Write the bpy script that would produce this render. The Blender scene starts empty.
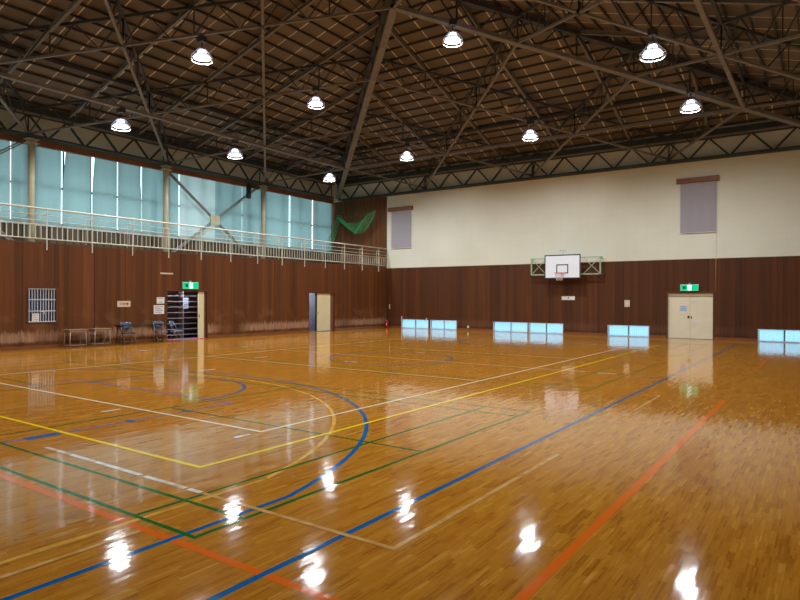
import bpy, math, random
from mathutils import Vector, Matrix
random.seed(7)
sc = bpy.context.scene
COL = sc.collection

# ------------------------------------------------------------------ camera
cam_d = bpy.data.cameras.new('camera'); cam = bpy.data.objects.new('camera', cam_d); COL.objects.link(cam)
YAW, PITCH, ROLL = math.radians(34.888), math.radians(-0.147), math.radians(0.251)
fw = Vector((-math.sin(YAW)*math.cos(PITCH), math.cos(YAW)*math.cos(PITCH), math.sin(PITCH)))
rt = Vector((math.cos(YAW), math.sin(YAW), 0)); up = rt.cross(fw)
r2 = rt*math.cos(ROLL)+up*math.sin(ROLL); u2 = -rt*math.sin(ROLL)+up*math.cos(ROLL)
M = Matrix((r2, u2, -fw)).transposed().to_4x4(); M.translation = Vector((0, 0, 1.734))
cam.matrix_world = M
cam_d.sensor_width = 36; cam_d.lens = 612.0/800*36; cam_d.clip_start = .05; cam_d.clip_end = 300
sc.camera = cam

# ------------------------------------------------------------------ daylight and exposure
DAY = 3.8
LAMP_W = 275.0
w = bpy.data.worlds.new('daylight'); sc.world = w; w.use_nodes = True
bg = w.node_tree.nodes['Background']; bg.inputs[0].default_value = (.80, .93, 1, 1); bg.inputs[1].default_value = DAY
sc.view_settings.view_transform = 'Standard'; sc.view_settings.look = 'None'
sc.view_settings.exposure = 0.0; sc.view_settings.gamma = 1

# ------------------------------------------------------------------ materials
def lin(c):
    return tuple(((v/255)/12.92 if v/255 <= .04045 else ((v/255+.055)/1.055)**2.4) for v in c)+(1,)
class NT:
    def __init__(s, name):
        s.m = bpy.data.materials.new(name); s.m.use_nodes = True; s.t = s.m.node_tree
        s.b = s.t.nodes['Principled BSDF']; s.out = s.t.nodes['Material Output']
    def n(s, typ, **kw):
        x = s.t.nodes.new(typ)
        for k, v in kw.items(): setattr(x, k, v)
        return x
    def l(s, a, b): s.t.links.new(a, b)
    def val(s, sock, v):
        if isinstance(v, (int, float, tuple)): sock.default_value = v
        else: s.l(v, sock)
    def math(s, op, a, b=0.0, c=None):
        x = s.n('ShaderNodeMath', operation=op); s.val(x.inputs[0], a); s.val(x.inputs[1], b)
        if c is not None: s.val(x.inputs[2], c)
        return x.outputs[0]
    def xyz(s):
        tc = s.n('ShaderNodeTexCoord'); sp = s.n('ShaderNodeSeparateXYZ'); s.l(tc.outputs['Object'], sp.inputs[0])
        return sp.outputs
    def comb(s, a, b, c=0.0):
        x = s.n('ShaderNodeCombineXYZ')
        for i, v in enumerate((a, b, c)): s.val(x.inputs[i], v)
        return x.outputs[0]
    def noise(s, vec, scale=1.0, detail=2.0, rough=.5):
        x = s.n('ShaderNodeTexNoise'); s.l(vec, x.inputs['Vector']); x.inputs['Scale'].default_value = scale
        x.inputs['Detail'].default_value = detail; x.inputs['Roughness'].default_value = rough
        return x.outputs['Fac']
    def white(s, vec):
        x = s.n('ShaderNodeTexWhiteNoise', noise_dimensions='3D'); s.l(vec, x.inputs['Vector']); return x.outputs['Value']
    def ramp(s, fac, stops):
        x = s.n('ShaderNodeValToRGB'); s.val(x.inputs[0], fac); cr = x.color_ramp
        while len(cr.elements) < len(stops): cr.elements.new(.5)
        for e, (p, c) in zip(cr.elements, stops): e.position = p; e.color = c
        return x.outputs[0]
    def mix(s, fac, a, b, mode='MIX'):
        x = s.n('ShaderNodeMix', data_type='RGBA', blend_type=mode)
        s.val(x.inputs[0], fac); s.val(x.inputs[6], a); s.val(x.inputs[7], b); return x.outputs[2]
    def bump(s, h, strength, dist=.01):
        x = s.n('ShaderNodeBump'); x.inputs['Strength'].default_value = strength; x.inputs['Distance'].default_value = dist
        s.l(h, x.inputs['Height']); s.l(x.outputs[0], s.b.inputs['Normal'])

def plain(name, rgb, rough=.5, metal=0.0, var=.12, scale=3.0, em=None, es=0):
    t = NT(name); c = lin(rgb)
    tc = t.n('ShaderNodeTexCoord')
    f = t.noise(tc.outputs['Object'], scale, 3)
    d = tuple(v*(1-var) for v in c[:3])+(1,); h = tuple(min(1, v*(1+var)) for v in c[:3])+(1,)
    t.l(t.ramp(f, [(.3, d), (.7, h)]), t.b.inputs['Base Color'])
    t.b.inputs['Roughness'].default_value = rough; t.b.inputs['Metallic'].default_value = metal
    if em:
        t.b.inputs['Emission Color'].default_value = lin(em); t.b.inputs['Emission Strength'].default_value = es
    return t.m

def floor_wood():
    t = NT('floor_boards'); x, y, z = t.xyz()
    row = t.math('FLOOR', t.math('DIVIDE', x, .042))
    rr = t.white(t.comb(row, 3.1))
    yy = t.math('ADD', t.math('DIVIDE', y, .30), t.math('MULTIPLY', rr, 13.0))
    cell = t.math('FLOOR', yy)
    v = t.white(t.comb(row, cell, 1.7))
    grain = t.noise(t.comb(t.math('MULTIPLY', x, 60), t.math('MULTIPLY', y, 2.5), t.math('MULTIPLY', v, 9)), 1, 3)
    str_ = t.white(t.comb(t.math('FLOOR', t.math('DIVIDE', x, .014)), t.math('FLOOR', t.math('ADD', t.math('DIVIDE', y, .17), t.math('MULTIPLY', t.white(t.comb(t.math('FLOOR', t.math('DIVIDE', x, .014)), 8.0)), 9.0))), 2.2))
    v2 = t.math('ADD', t.math('MULTIPLY', v, .5), t.math('ADD', t.math('MULTIPLY', grain, .25), t.math('MULTIPLY', str_, .34)))
    c = t.ramp(v2, [(.05, lin((128, 74, 16))), (.22, lin((146, 88, 20))), (.4, lin((168, 106, 28))), (.8, lin((182, 122, 36))), (1, lin((200, 146, 62)))])
    fx = t.math('FRACT', t.math('DIVIDE', x, .042)); seam = t.math('LESS_THAN', fx, .04)
    fy = t.math('FRACT', yy); seam2 = t.math('LESS_THAN', fy, .008)
    s = t.math('MAXIMUM', seam, seam2)
    c = t.mix(t.math('MULTIPLY', s, .45), c, lin((70, 38, 12)))
    big = t.noise(t.comb(x, y), .25, 2)
    c = t.mix(t.math('MULTIPLY', big, .3), c, lin((176, 112, 34)), 'MIX')
    t.l(c, t.b.inputs['Base Color'])
    varnish(t, x, y)
    return t.m
def varnish(t, x, y):
    t.b.inputs['Roughness'].default_value = .075
    t.b.inputs['IOR'].default_value = 1.4
    wav = t.noise(t.comb(t.math('MULTIPLY', x, 16), t.math('MULTIPLY', y, 7)), 1, 2)
    t.bump(wav, .2, .002)
    bnode = [n for n in t.t.nodes if n.type == 'BUMP'][0]
    # every board is laid at a very slightly different tilt
    wn = t.n('ShaderNodeTexWhiteNoise', noise_dimensions='3D')
    row = t.math('FLOOR', t.math('DIVIDE', x, .042))
    t.l(t.comb(row, t.math('FLOOR', t.math('ADD', t.math('DIVIDE', y, .30), t.math('MULTIPLY', t.white(t.comb(row, 3.1)), 13.0))), 5), wn.inputs['Vector'])
    sub = t.n('ShaderNodeVectorMath', operation='SUBTRACT'); t.l(wn.outputs['Color'], sub.inputs[0]); sub.inputs[1].default_value = (.5, .5, .5)
    mul = t.n('ShaderNodeVectorMath', operation='MULTIPLY'); t.l(sub.outputs[0], mul.inputs[0]); mul.inputs[1].default_value = (.019, .009, 0)
    ad = t.n('ShaderNodeVectorMath', operation='ADD'); t.l(bnode.outputs['Normal'], ad.inputs[0]); t.l(mul.outputs[0], ad.inputs[1])
    nm = t.n('ShaderNodeVectorMath', operation='NORMALIZE'); t.l(ad.outputs[0], nm.inputs[0]); t.l(nm.outputs[0], t.b.inputs['Normal'])
def paint(name, rgb, wear=0.0, rgb2=(176, 115, 40)):
    t = NT(name); x, y, z = t.xyz(); c = lin(rgb)
    f = t.noise(t.comb(x, y), 4.0, 4)
    col = t.mix(t.math('MULTIPLY', f, .25), c, tuple(v*.8 for v in c[:3])+(1,))
    if wear:
        g = t.math('MULTIPLY', t.ramp(t.noise(t.comb(t.math('MULTIPLY', x, 3), t.math('MULTIPLY', y, 3)), 2.0, 5), [(max(0, .62-wear*.5), (0, 0, 0, 1)), (.82-wear*.3, (1, 1, 1, 1))]), .85)
        col = t.mix(g, col, lin(rgb2))
    t.l(col, t.b.inputs['Base Color']); varnish(t, x, y); return t.m

def wall_wood(name, base, wearamt):
    t = NT(name); x, y, z = t.xyz(); u = t.math('ADD', x, y)
    warp = t.math('MULTIPLY', t.noise(t.comb(u, 0.0), .35, 1), 2.2)
    uw = t.math('ADD', u, warp)
    bd = t.white(t.comb(t.math('FLOOR', t.math('DIVIDE', uw, .21)), 2.0))
    st = t.noise(t.comb(t.math('MULTIPLY', u, 9), t.math('MULTIPLY', z, .25)), 1, 3)
    fine = t.noise(t.comb(t.math('MULTIPLY', u, 60), t.math('MULTIPLY', z, 1.2)), 1, 2)
    v = t.math('ADD', t.math('MULTIPLY', bd, .34), t.math('ADD', t.math('MULTIPLY', st, .52), t.math('MULTIPLY', fine, .25)))
    k = lambda f: tuple(a*f for a in lin(base)[:3])+(1,)
    c = t.ramp(v, [(.2, k(.5)), (.42, k(.85)), (.65, k(1.12)), (.85, k(1.6))])
    edge = t.math('LESS_THAN', t.math('FRACT', t.math('DIVIDE', uw, 1.26)), .022)
    c = t.mix(t.math('MULTIPLY', edge, .6), c, lin((30, 12, 6)))
    if wearamt:
        n1 = t.noise(t.comb(t.math('MULTIPLY', u, 11), t.math('MULTIPLY', z, 2)), 1, 5, .7)
        n2 = t.noise(t.comb(t.math('MULTIPLY', u, .4), 7.0), 1, 2)
        lo = t.n('ShaderNodeMapRange', interpolation_type='SMOOTHSTEP'); t.l(t.math('ADD', z, t.math('MULTIPLY', n1, .22)), lo.inputs[0])
        lo.inputs[1].default_value = .30; lo.inputs[2].default_value = .40
        hi = t.n('ShaderNodeMapRange', interpolation_type='SMOOTHSTEP'); t.l(t.math('ADD', z, t.math('MULTIPLY', n1, -.6)), hi.inputs[0])
        hi.inputs[1].default_value = .36; hi.inputs[2].default_value = .14
        m = t.math('MULTIPLY', t.math('MULTIPLY', lo.outputs[0], hi.outputs[0]), t.ramp(n2, [(.35, (0, 0, 0, 1)), (.5, (1, 1, 1, 1))]))
        c = t.mix(t.math('MULTIPLY', t.math('MULTIPLY', m, t.ramp(n1, [(.3, (.35, .35, .35, 1)), (.65, (1, 1, 1, 1))])), wearamt), c, lin((172, 132, 104)))
        n3 = t.noise(t.comb(t.math('MULTIPLY', u, 1.6), t.math('MULTIPLY', z, 1.6)), 1, 4)
        sm = t.n('ShaderNodeMapRange', interpolation_type='SMOOTHSTEP'); t.l(z, sm.inputs[0])
        sm.inputs[1].default_value = 1.6; sm.inputs[2].default_value = .9
        m2 = t.math('MULTIPLY', t.ramp(n3, [(.5, (0, 0, 0, 1)), (.65, (1, 1, 1, 1))]), sm.outputs[0])
        c = t.mix(t.math('MULTIPLY', m2, .22*wearamt), c, lin((150, 105, 62)))
    t.l(c, t.b.inputs['Base Color']); t.b.inputs['Roughness'].default_value = .6
    t.b.inputs['Specular IOR Level'].default_value = .25
    return t.m

def roof_panel(name, axis):
    t = NT(name); x, y, z = t.xyz(); a, b = (y, x) if axis == 'y' else (x, y)
    ca = t.math('FLOOR', t.math('DIVIDE', a, .93)); cb = t.math('FLOOR', t.math('DIVIDE', b, .59))
    v = t.white(t.comb(ca, cb, 4.0)); n = t.noise(t.comb(x, y), .35, 3)
    c = t.ramp(t.math('ADD', t.math('MULTIPLY', v, .35), t.math('MULTIPLY', n, .65)), [(.25, lin((92, 83, 74))), (.75, lin((116, 105, 92)))])
    f = t.math('LESS_THAN', t.math('FRACT', t.math('DIVIDE', a, .93)), .05)
    v3 = t.white(t.comb(ca, cb, 9.0))
    c = t.mix(t.math('MULTIPLY', f, t.math('ADD', .45, t.math('MULTIPLY', v3, .5))), c, lin((225, 220, 205)))
    t.l(c, t.b.inputs['Base Color']); t.b.inputs['Roughness'].default_value = .85
    return t.m

def cream_wall():
    t = NT('cream_plaster_panels'); x, y, z = t.xyz(); u = t.math('ADD', x, y)
    n = t.noise(t.comb(t.math('MULTIPLY', u, .35), t.math('MULTIPLY', z, .35)), 1, 4)
    c = t.ramp(n, [(.3, lin((210, 208, 190))), (.7, lin((224, 222, 206)))])
    f1 = t.math('LESS_THAN', t.math('FRACT', t.math('DIVIDE', u, .455)), .03)
    f2 = t.math('LESS_THAN', t.math('FRACT', t.math('DIVIDE', z, .3)), .035)
    f = t.math('MAXIMUM', f1, f2)
    c = t.mix(t.math('MULTIPLY', f, .09), c, lin((150, 142, 120)))
    t.l(c, t.b.inputs['Base Color']); t.b.inputs['Roughness'].default_value = .85; return t.m

def fabric(name, rgb, trans, scale=60):
    t = NT(name); x, y, z = t.xyz(); c = lin(rgb)
    n = t.noise(t.comb(t.math('MULTIPLY', y, 2.2), t.math('MULTIPLY', z, .3)), 1, 3)
    col = t.mix(n, c, tuple(v*.82 for v in c[:3])+(1,))
    d = t.n('ShaderNodeBsdfDiffuse'); tr = t.n('ShaderNodeBsdfTranslucent'); m = t.n('ShaderNodeMixShader')
    t.l(col, d.inputs[0]); t.l(col, tr.inputs[0]); m.inputs[0].default_value = trans
    t.l(d.outputs[0], m.inputs[1]); t.l(tr.outputs[0], m.inputs[2]); t.l(m.outputs[0], t.out.inputs[0]); return t.m
def frosted(name, rgb):
    t = NT(name); c = lin(rgb); x, y, z = t.xyz()
    col = t.mix(t.noise(t.comb(x, z), 2.0, 2), c, tuple(v*.9 for v in c[:3])+(1,))
    tr = t.n('ShaderNodeBsdfTranslucent'); g = t.n('ShaderNodeBsdfGlossy'); g.inputs['Roughness'].default_value = .25
    m = t.n('ShaderNodeMixShader'); m.inputs[0].default_value = .05
    t.l(col, tr.inputs[0]); t.l(tr.outputs[0], m.inputs[1]); t.l(g.outputs[0], m.inputs[2]); t.l(m.outputs[0], t.out.inputs[0]); return t.m
def clear_glass():
    t = NT('window_glass'); fr = t.n('ShaderNodeFresnel'); ge = t.n('ShaderNodeNewGeometry')
    t.l(t.math('ADD', 1.45, t.math('MULTIPLY', ge.outputs['Backfacing'], 1/1.45-1.45)), fr.inputs[0])
    tr = t.n('ShaderNodeBsdfTransparent'); tr.inputs[0].default_value = (.93, .97, .97, 1)
    g = t.n('ShaderNodeBsdfGlossy'); g.inputs['Roughness'].default_value = .02
    m = t.n('ShaderNodeMixShader'); t.l(fr.outputs[0], m.inputs[0]); t.l(tr.outputs[0], m.inputs[1]); t.l(g.outputs[0], m.inputs[2])
    t.l(m.outputs[0], t.out.inputs[0]); return t.m
def emit(name, rgb, s):
    t = NT(name); e = t.n('ShaderNodeEmission'); e.inputs[0].default_value = lin(rgb); e.inputs[1].default_value = s
    t.l(e.outputs[0], t.out.inputs[0]); return t.m

MT = dict(
    floor=floor_wood(), wood_l=wall_wood('left_wall_boards', (95, 53, 23), 1.0), wood_f=wall_wood('far_wall_boards', (80, 43, 18), .10),
    wood_c=wall_wood('corner_boards', (96, 57, 28), 0),
    cream=cream_wall(), roof_y=roof_panel('roof_panels_side', 'y'), roof_x=roof_panel('roof_panels_end', 'x'),
    steel=plain('truss_paint', (116, 111, 105), .6), steel_d=plain('truss_paint_grimy_unlit', (62, 60, 58), .6), steel_g=plain('eave_truss_paint', (50, 58, 54), .6),  # steel_d: truss paint darkened, grime and missing light put into its colour
    purlin=plain('purlin_paint', (60, 50, 42), .7), base=plain('baseboard_wood', (128, 76, 40), .35),
    fascia=plain('fascia_wood', (122, 77, 44), .5), post=plain('column_paint', (178, 166, 138), .5), rail=plain('railing_paint', (205, 200, 182), .45),
    conc=plain('gallery_concrete', (120, 116, 104), .8), slat=plain('gallery_back_panel', (70, 58, 38), .7), slat_d=plain('gallery_back_groove', (38, 30, 22), .8),
    blind=fabric('teal_blind', (134, 163, 164), .28), blind_w=fabric('pale_blind', (166, 184, 183), .33),
    roller=fabric('lilac_blind', (176, 170, 178), .1), glass=clear_glass(), frost=frosted('frosted_pane', (176, 202, 212)),
    alu=plain('aluminium', (190, 192, 195), .35, .6), alu_w=plain('white_frame', (205, 208, 214), .45), frame_d=plain('dark_frame', (60, 62, 72), .5),
    jamb=plain('window_jamb', (196, 196, 206), .5), door=plain('cream_door', (218, 208, 168), .4, var=.03), door_f=plain('far_cream_door', (226, 216, 188), .38, var=.03),
    doorh=plain('door_header', (172, 156, 124), .5), frame_b=plain('brown_door_frame', (84, 48, 26), .45), black=plain('black_paint', (16, 16, 17), .5),
    tblack=plain('black_table', (26, 22, 20), .4), white=plain('white_board', (232, 236, 244), .4, var=.02), paper=plain('paper', (222, 220, 214), .7),
    ink=plain('ink', (110, 112, 118), .7), green=plain('pale_green_steel', (150, 178, 150), .5), orange=plain('rim_orange', (205, 80, 60), .5),
    netw=plain('white_net', (225, 215, 215), .7), red=plain('red_gloss', (175, 18, 24), .35), dred=plain('dark_red_print', (120, 24, 30), .5), pinkr=plain('pink_red_print', (222, 60, 80), .5),
    greyp=plain('grey_print', (165, 160, 150), .5), beige=plain('beige_plate', (212, 190, 165), .5),
    deskw=plain('desk_top', (158, 120, 88), .4), desks=plain('desk_steel', (158, 142, 134), .45, .1), chrome=plain('chair_chrome', (200, 200, 205), .25, .8),
    blue=plain('chair_vinyl', (72, 102, 138), .5), shelf=plain('grey_shelf', (150, 140, 146), .6), shelf_d=plain('shelf_back', (84, 72, 78), .8),
    mat_p=plain('pink_threshold', (196, 70, 110), .6), mat_b=plain('blue_grey_floor', (96, 110, 136), .5), grey=plain('grey_door', (120, 124, 142), .5),
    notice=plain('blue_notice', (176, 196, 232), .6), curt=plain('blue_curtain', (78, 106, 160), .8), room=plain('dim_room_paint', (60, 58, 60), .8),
    net=plain('green_net', (30, 160, 96), .7), gsign=emit('exit_green', (0, 196, 128), 1.35), wsign=emit('exit_white', (225, 255, 238), 1.9), dsign=plain('exit_dark_green', (0, 84, 54), .5),
    lens=emit('lamp_lens', (240, 246, 255), 9), bulb=emit('lamp_bulb', (225, 235, 255), 5), refl=plain('lamp_reflector', (225, 232, 245), .4, 0, em=(225, 235, 255), es=1.2),
    lguard=plain('lamp_guard', (225, 230, 238), .3, 0), ballast=plain('ballast_box', (54, 50, 48), .6), sensor=plain('detector_plastic', (190, 170, 130), .5),
    p_white=paint('paint_white', (226, 210, 180), .0), p_yellow=paint('paint_yellow', (240, 205, 10)), p_blue=paint('paint_blue', (8, 90, 148)),
    p_green=paint('paint_green', (14, 100, 40)), p_orange=paint('paint_orange', (216, 100, 22)), p_pale=paint('paint_pale_yellow', (222, 168, 70), .38),
    p_tape=paint('tape_white', (222, 216, 210), .30), p_ghost=paint('tape_residue', (206, 160, 100), .45), p_thin=paint('thin_orange', (206, 100, 40), .5), p_faded=paint('faded_white', (226, 196, 150), .1), p_fgreen=paint('worn_green', (70, 110, 40), .3), p_fblue=paint('worn_blue', (70, 104, 170), .3))

# ------------------------------------------------------------------ mesh helpers
class MB:
    def __init__(s): s.v = []; s.f = []; s.mi = []; s.sm = []
    def quad(s, pts, mi=0):
        b = len(s.v); s.v += [tuple(p) for p in pts]; s.f.append(tuple(range(b, b+len(pts)))); s.mi.append(mi); s.sm.append(False); return s
    def box(s, lo, hi, mi=0):
        (x0, y0, z0), (x1, y1, z1) = lo, hi
        P = [(x0, y0, z0), (x1, y0, z0), (x1, y1, z0), (x0, y1, z0), (x0, y0, z1), (x1, y0, z1), (x1, y1, z1), (x0, y1, z1)]
        return s._hex(P, mi)
    def _hex(s, P, mi=0):
        b = len(s.v); s.v += [tuple(p) for p in P]
        for q in ((3, 2, 1, 0), (4, 5, 6, 7), (0, 1, 5, 4), (1, 2, 6, 5), (2, 3, 7, 6), (3, 0, 4, 7)):
            s.f.append(tuple(b+i for i in q)); s.mi.append(mi); s.sm.append(False)
        return s
    def beam(s, a, b, wd, ht, upv=(0, 0, 1), mi=0):
        a = Vector(a); b = Vector(b); d = (b-a).normalized(); u = Vector(upv)
        if abs(d.dot(u)) > .98: u = Vector((0, 1, 0))
        sd = d.cross(u).normalized(); u = sd.cross(d).normalized(); sd *= wd/2; u = u*ht/2
        return s._hex([a-sd-u, a+sd-u, a+sd+u, a-sd+u, b-sd-u, b+sd-u, b+sd+u, b-sd+u], mi)
    def ibeam(s, a, b, wd, ht, th=.015):
        a = Vector(a); b = Vector(b); d = (b-a).normalized(); sd = d.cross(Vector((0, 0, 1))).normalized(); u = sd.cross(d).normalized()
        for off in (ht/2-th/2, -ht/2+th/2): s.beam(a+u*off, b+u*off, wd, th)
        return s.beam(a, b, th, ht-2*th)
    def tube(s, pts, r, n=8, closed=False, mi=0):
        pts = [Vector(p) for p in pts]; m = len(pts); b = len(s.v); prev = None
        for i, p in enumerate(pts):
            if closed: d = pts[(i+1) % m]-pts[i-1]
            else: d = pts[min(i+1, m-1)]-pts[max(i-1, 0)]
            d.normalize()
            if prev is None:
                u = Vector((0, 0, 1)) if abs(d.z) < .9 else Vector((1, 0, 0)); u = (u-d*u.dot(d)).normalized()
            else: u = (prev-d*prev.dot(d)).normalized()
            prev = u; q = d.cross(u); rr = r[i] if isinstance(r, (list, tuple)) else r
            for k in range(n):
                a = 2*math.pi*k/n; s.v.append(tuple(p+u*math.cos(a)*rr+q*math.sin(a)*rr))
        for i in range(m if closed else m-1):
            for k in range(n):
                i2 = (i+1) % m; s.f.append((b+i*n+k, b+i*n+(k+1) % n, b+i2*n+(k+1) % n, b+i2*n+k)); s.mi.append(mi); s.sm.append(True)
        if not closed:
            s.f.append(tuple(b+k for k in range(n))[::-1]); s.f.append(tuple(b+(m-1)*n+k for k in range(n))); s.mi += [mi]*2; s.sm += [False]*2
        return s
    def lathe(s, prof, n=20, c=(0, 0, 0), mi=0, smooth=True):
        b = len(s.v); m = len(prof)
        for (r, z) in prof:
            for k in range(n):
                a = 2*math.pi*k/n; s.v.append((c[0]+r*math.cos(a), c[1]+r*math.sin(a), c[2]+z))
        for i in range(m-1):
            for k in range(n):
                s.f.append((b+i*n+k, b+i*n+(k+1) % n, b+(i+1)*n+(k+1) % n, b+(i+1)*n+k)); s.mi.append(mi); s.sm.append(smooth)
        return s
    def disc(s, c, r, nrm='z', n=20, mi=0):
        P = []
        for k in range(n):
            a = 2*math.pi*k/n; x, y = r*math.cos(a), r*math.sin(a)
            P.append((c[0]+x, c[1]+y, c[2]) if nrm == 'z' else ((c[0]+x, c[1], c[2]+y) if nrm == 'y' else (c[0], c[1]+x, c[2]+y)))
        return s.quad(P, mi)
    def build(s, name, mats, parent=None, bevel=0):
        me = bpy.data.meshes.new(name); me.from_pydata(s.v, [], s.f)
        for m in (mats if isinstance(mats, (list, tuple)) else [mats]): me.materials.append(MT[m])
        me.polygons.foreach_set('material_index', s.mi); me.polygons.foreach_set('use_smooth', s.sm); me.update()
        o = bpy.data.objects.new(name, me); COL.objects.link(o)
        if parent: o.parent = parent
        if bevel:
            b = o.modifiers.new('bevel', 'BEVEL'); b.width = bevel; b.segments = 2; b.limit_method = 'ANGLE'
        return o
def tag(o, label=None, cat=None, group=None, kind=None):
    if label: o['label'] = label
    if cat: o['category'] = cat
    if group: o['group'] = group
    if kind: o['kind'] = kind
    return o
def thing(name, label, cat, loc=(0, 0, 0), rz=0, group=None):
    o = bpy.data.objects.new(name, None); o.empty_display_size = .1; COL.objects.link(o); o.location = loc; o.rotation_euler = (0, 0, rz)
    return tag(o, label, cat, group)
def struct(mb, name, mats, label=None, parent=None):
    o = mb.build(name, mats, parent)
    if parent is None: o['kind'] = 'structure'
    if label: o['label'] = label
    return o
def kids(o): return [c for c in bpy.data.objects if c.parent == o]
def dup(o, parent=None):
    c = o.copy(); COL.objects.link(c); c.parent = parent
    for ch in kids(o): dup(ch, c)
    return c

# ------------------------------------------------------------------ dimensions of the hall
FX0, FX1, FY0, FY1 = -21.6, .75, -.95, 29.55       # floor of the hall
GX = -25.95                                        # glazed wall behind the gallery
WH = 3.53                                          # top of the wooden wall
EX0, MX, EY0, MY, ZB, HR = -25.4, 1.628, 29.5, 1.524, 8.06, 3.78
NI, NJ = 16, 20
def nd(i, j, t=0.0): return Vector((EX0+MX*i, EY0-MY*j, ZB+t+HR*max(0, min(i, j, NI-i, NJ-j, 8))/8))
TOP = .94

# ------------------------------------------------------------------ floor
fl = struct(MB().box((FX0-.15, FY0-.1, -.2), (FX1+.1, FY1+.1, 0)), 'floor', 'floor')
tag(fl, 'varnished narrow-board sports floor')
LZ = [0.0006]
def line_part(segs, mat, label, wd=.05, arcs=(), polys=()):
    LZ[0] += .00012; z = LZ[0]; mb = MB()
    for (x0, y0, x1, y1) in segs:
        z += .00001; h = wd/2
        if abs(x1-x0) < 1e-6: mb.quad([(x0-h, min(y0, y1)-h, z), (x0+h, min(y0, y1)-h, z), (x0+h, max(y0, y1)+h, z), (x0-h, max(y0, y1)+h, z)])
        elif abs(y1-y0) < 1e-6: mb.quad([(min(x0, x1)-h, y0-h, z), (max(x0, x1)+h, y0-h, z), (max(x0, x1)+h, y0+h, z), (min(x0, x1)-h, y0+h, z)])
        else:
            d = Vector((x1-x0, y1-y0)).normalized(); n = Vector((-d.y, d.x))*h
            mb.quad([(x0-n.x, y0-n.y, z), (x1-n.x, y1-n.y, z), (x1+n.x, y1+n.y, z), (x0+n.x, y0+n.y, z)])
    for (cx, cy, r, a0, a1) in arcs:
        n = 64
        for k in range(n):
            a = math.radians(a0+(a1-a0)*k/n); b = math.radians(a0+(a1-a0)*(k+1)/n); r0, r1 = r-wd/2, r+wd/2
            mb.quad([(cx+r0*math.cos(a), cy+r0*math.sin(a), z), (cx+r1*math.cos(a), cy+r1*math.sin(a), z), (cx+r1*math.cos(b), cy+r1*math.sin(b), z), (cx+r0*math.cos(b), cy+r0*math.sin(b), z)])
    for p in polys: mb.quad([(a, b, z) for a, b in p])
    return tag(mb.build('court_marking', mat, fl), label)
def rc(x0, y0, x1, y1): return [(x0, y0, x1, y0), (x0, y1, x1, y1), (x0, y0, x0, y1), (x1, y0, x1, y1)]
CX, CY = -10.45, 14.5
def ymir(a): return [(p[0], 2*CY-p[1], p[2], 2*CY-p[3]) for p in a]
# tennis-type orange lines
line_part([(-1.44, 2.66, -1.44, 11.8), (-1.44, 17.4, -1.44, 21.7), (-19.4, 2.66, -.4, 2.66)], 'p_orange', 'orange court lines', .07)
line_part([(-7.42, 2.66, -7.42, 20), (-3.6, 11.8, .3, 11.8)], 'p_thin', 'thin worn orange court lines', .04)
# basketball in blue
bx = [(-2.89, .87, -2.89, 27.3), (-18.0, .87, -18.0, 27.3), (-18, .87, -2.89, .87)]
ang = math.degrees(math.acos(6.6/6.75)); sy = 6.75*math.sin(math.radians(ang))
BC = CX
line_part(bx+[(BC+6.6, .87, BC+6.6, 2.42+sy), (BC-6.6, .87, BC-6.6, 2.42+sy)], 'p_blue', 'blue basketball court outline and three-point line', .055, arcs=[(BC, 2.42, 6.75, ang, 180-ang)])
k1 = [(BC-2.45, .87, BC-2.45, 6.67), (BC+2.45, .87, BC+2.45, 6.67), (BC-2.45, 6.67, BC+2.45, 6.67)]
line_part(k1+ymir(k1), 'p_fblue', 'blue basketball key lines', .05)
line_part([], 'p_blue', 'blue free-throw half circles, centre circle and key blocks', .06, arcs=[(BC, 6.67, 1.8, -4, 184), (CX, 2*CY-6.67, 1.8, 176, 364), (CX, CY, 1.8, 0, 360)],
    polys=[[(BC+s*2.45-.09, a), (BC+s*2.45+.09, a), (BC+s*2.45+.09, b), (BC+s*2.45-.09, b)] for s in (-1, 1) for a, b in ((3.5, 3.9), (4.82, 4.92), (5.75, 5.85))])
line_part([(-18, CY, -2.89, CY)], 'p_fblue', 'worn blue halfway line', .04)
# old pale three point line
a2 = math.degrees(math.acos(6.05/6.25))
line_part([(BC+6.05, .87, BC+6.05, 2.5+6.25*math.sin(math.radians(a2)))], 'p_pale', 'worn pale yellow three-point line', .05, arcs=[(BC, 2.5, 6.25, a2, 180-a2)])
# badminton courts in green
def bad(y0):
    y1 = y0+6.1; ym = (y0+y1)/2; X0, X1 = CX-6.71, CX+6.71
    return rc(X0, y0, X1, y1)+[(X0, y0+.46, X1, y0+.46), (X0, y1-.46, X1, y1-.46), (X0+.76, y0, X0+.76, y1), (X1-.76, y0, X1-.76, y1),
        (CX-1.98, y0, CX-1.98, y1), (CX+1.98, y0, CX+1.98, y1), (X0, ym, CX-1.98, ym), (CX+1.98, ym, X1, ym)]
line_part(bad(2.78), 'p_green', 'green badminton court nearest the camera', .04)
line_part(bad(11.45), 'p_fgreen', 'green badminton court in the middle of the hall', .04)
line_part(bad(20.12), 'p_fgreen', 'green badminton court by the far wall', .04)
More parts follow.
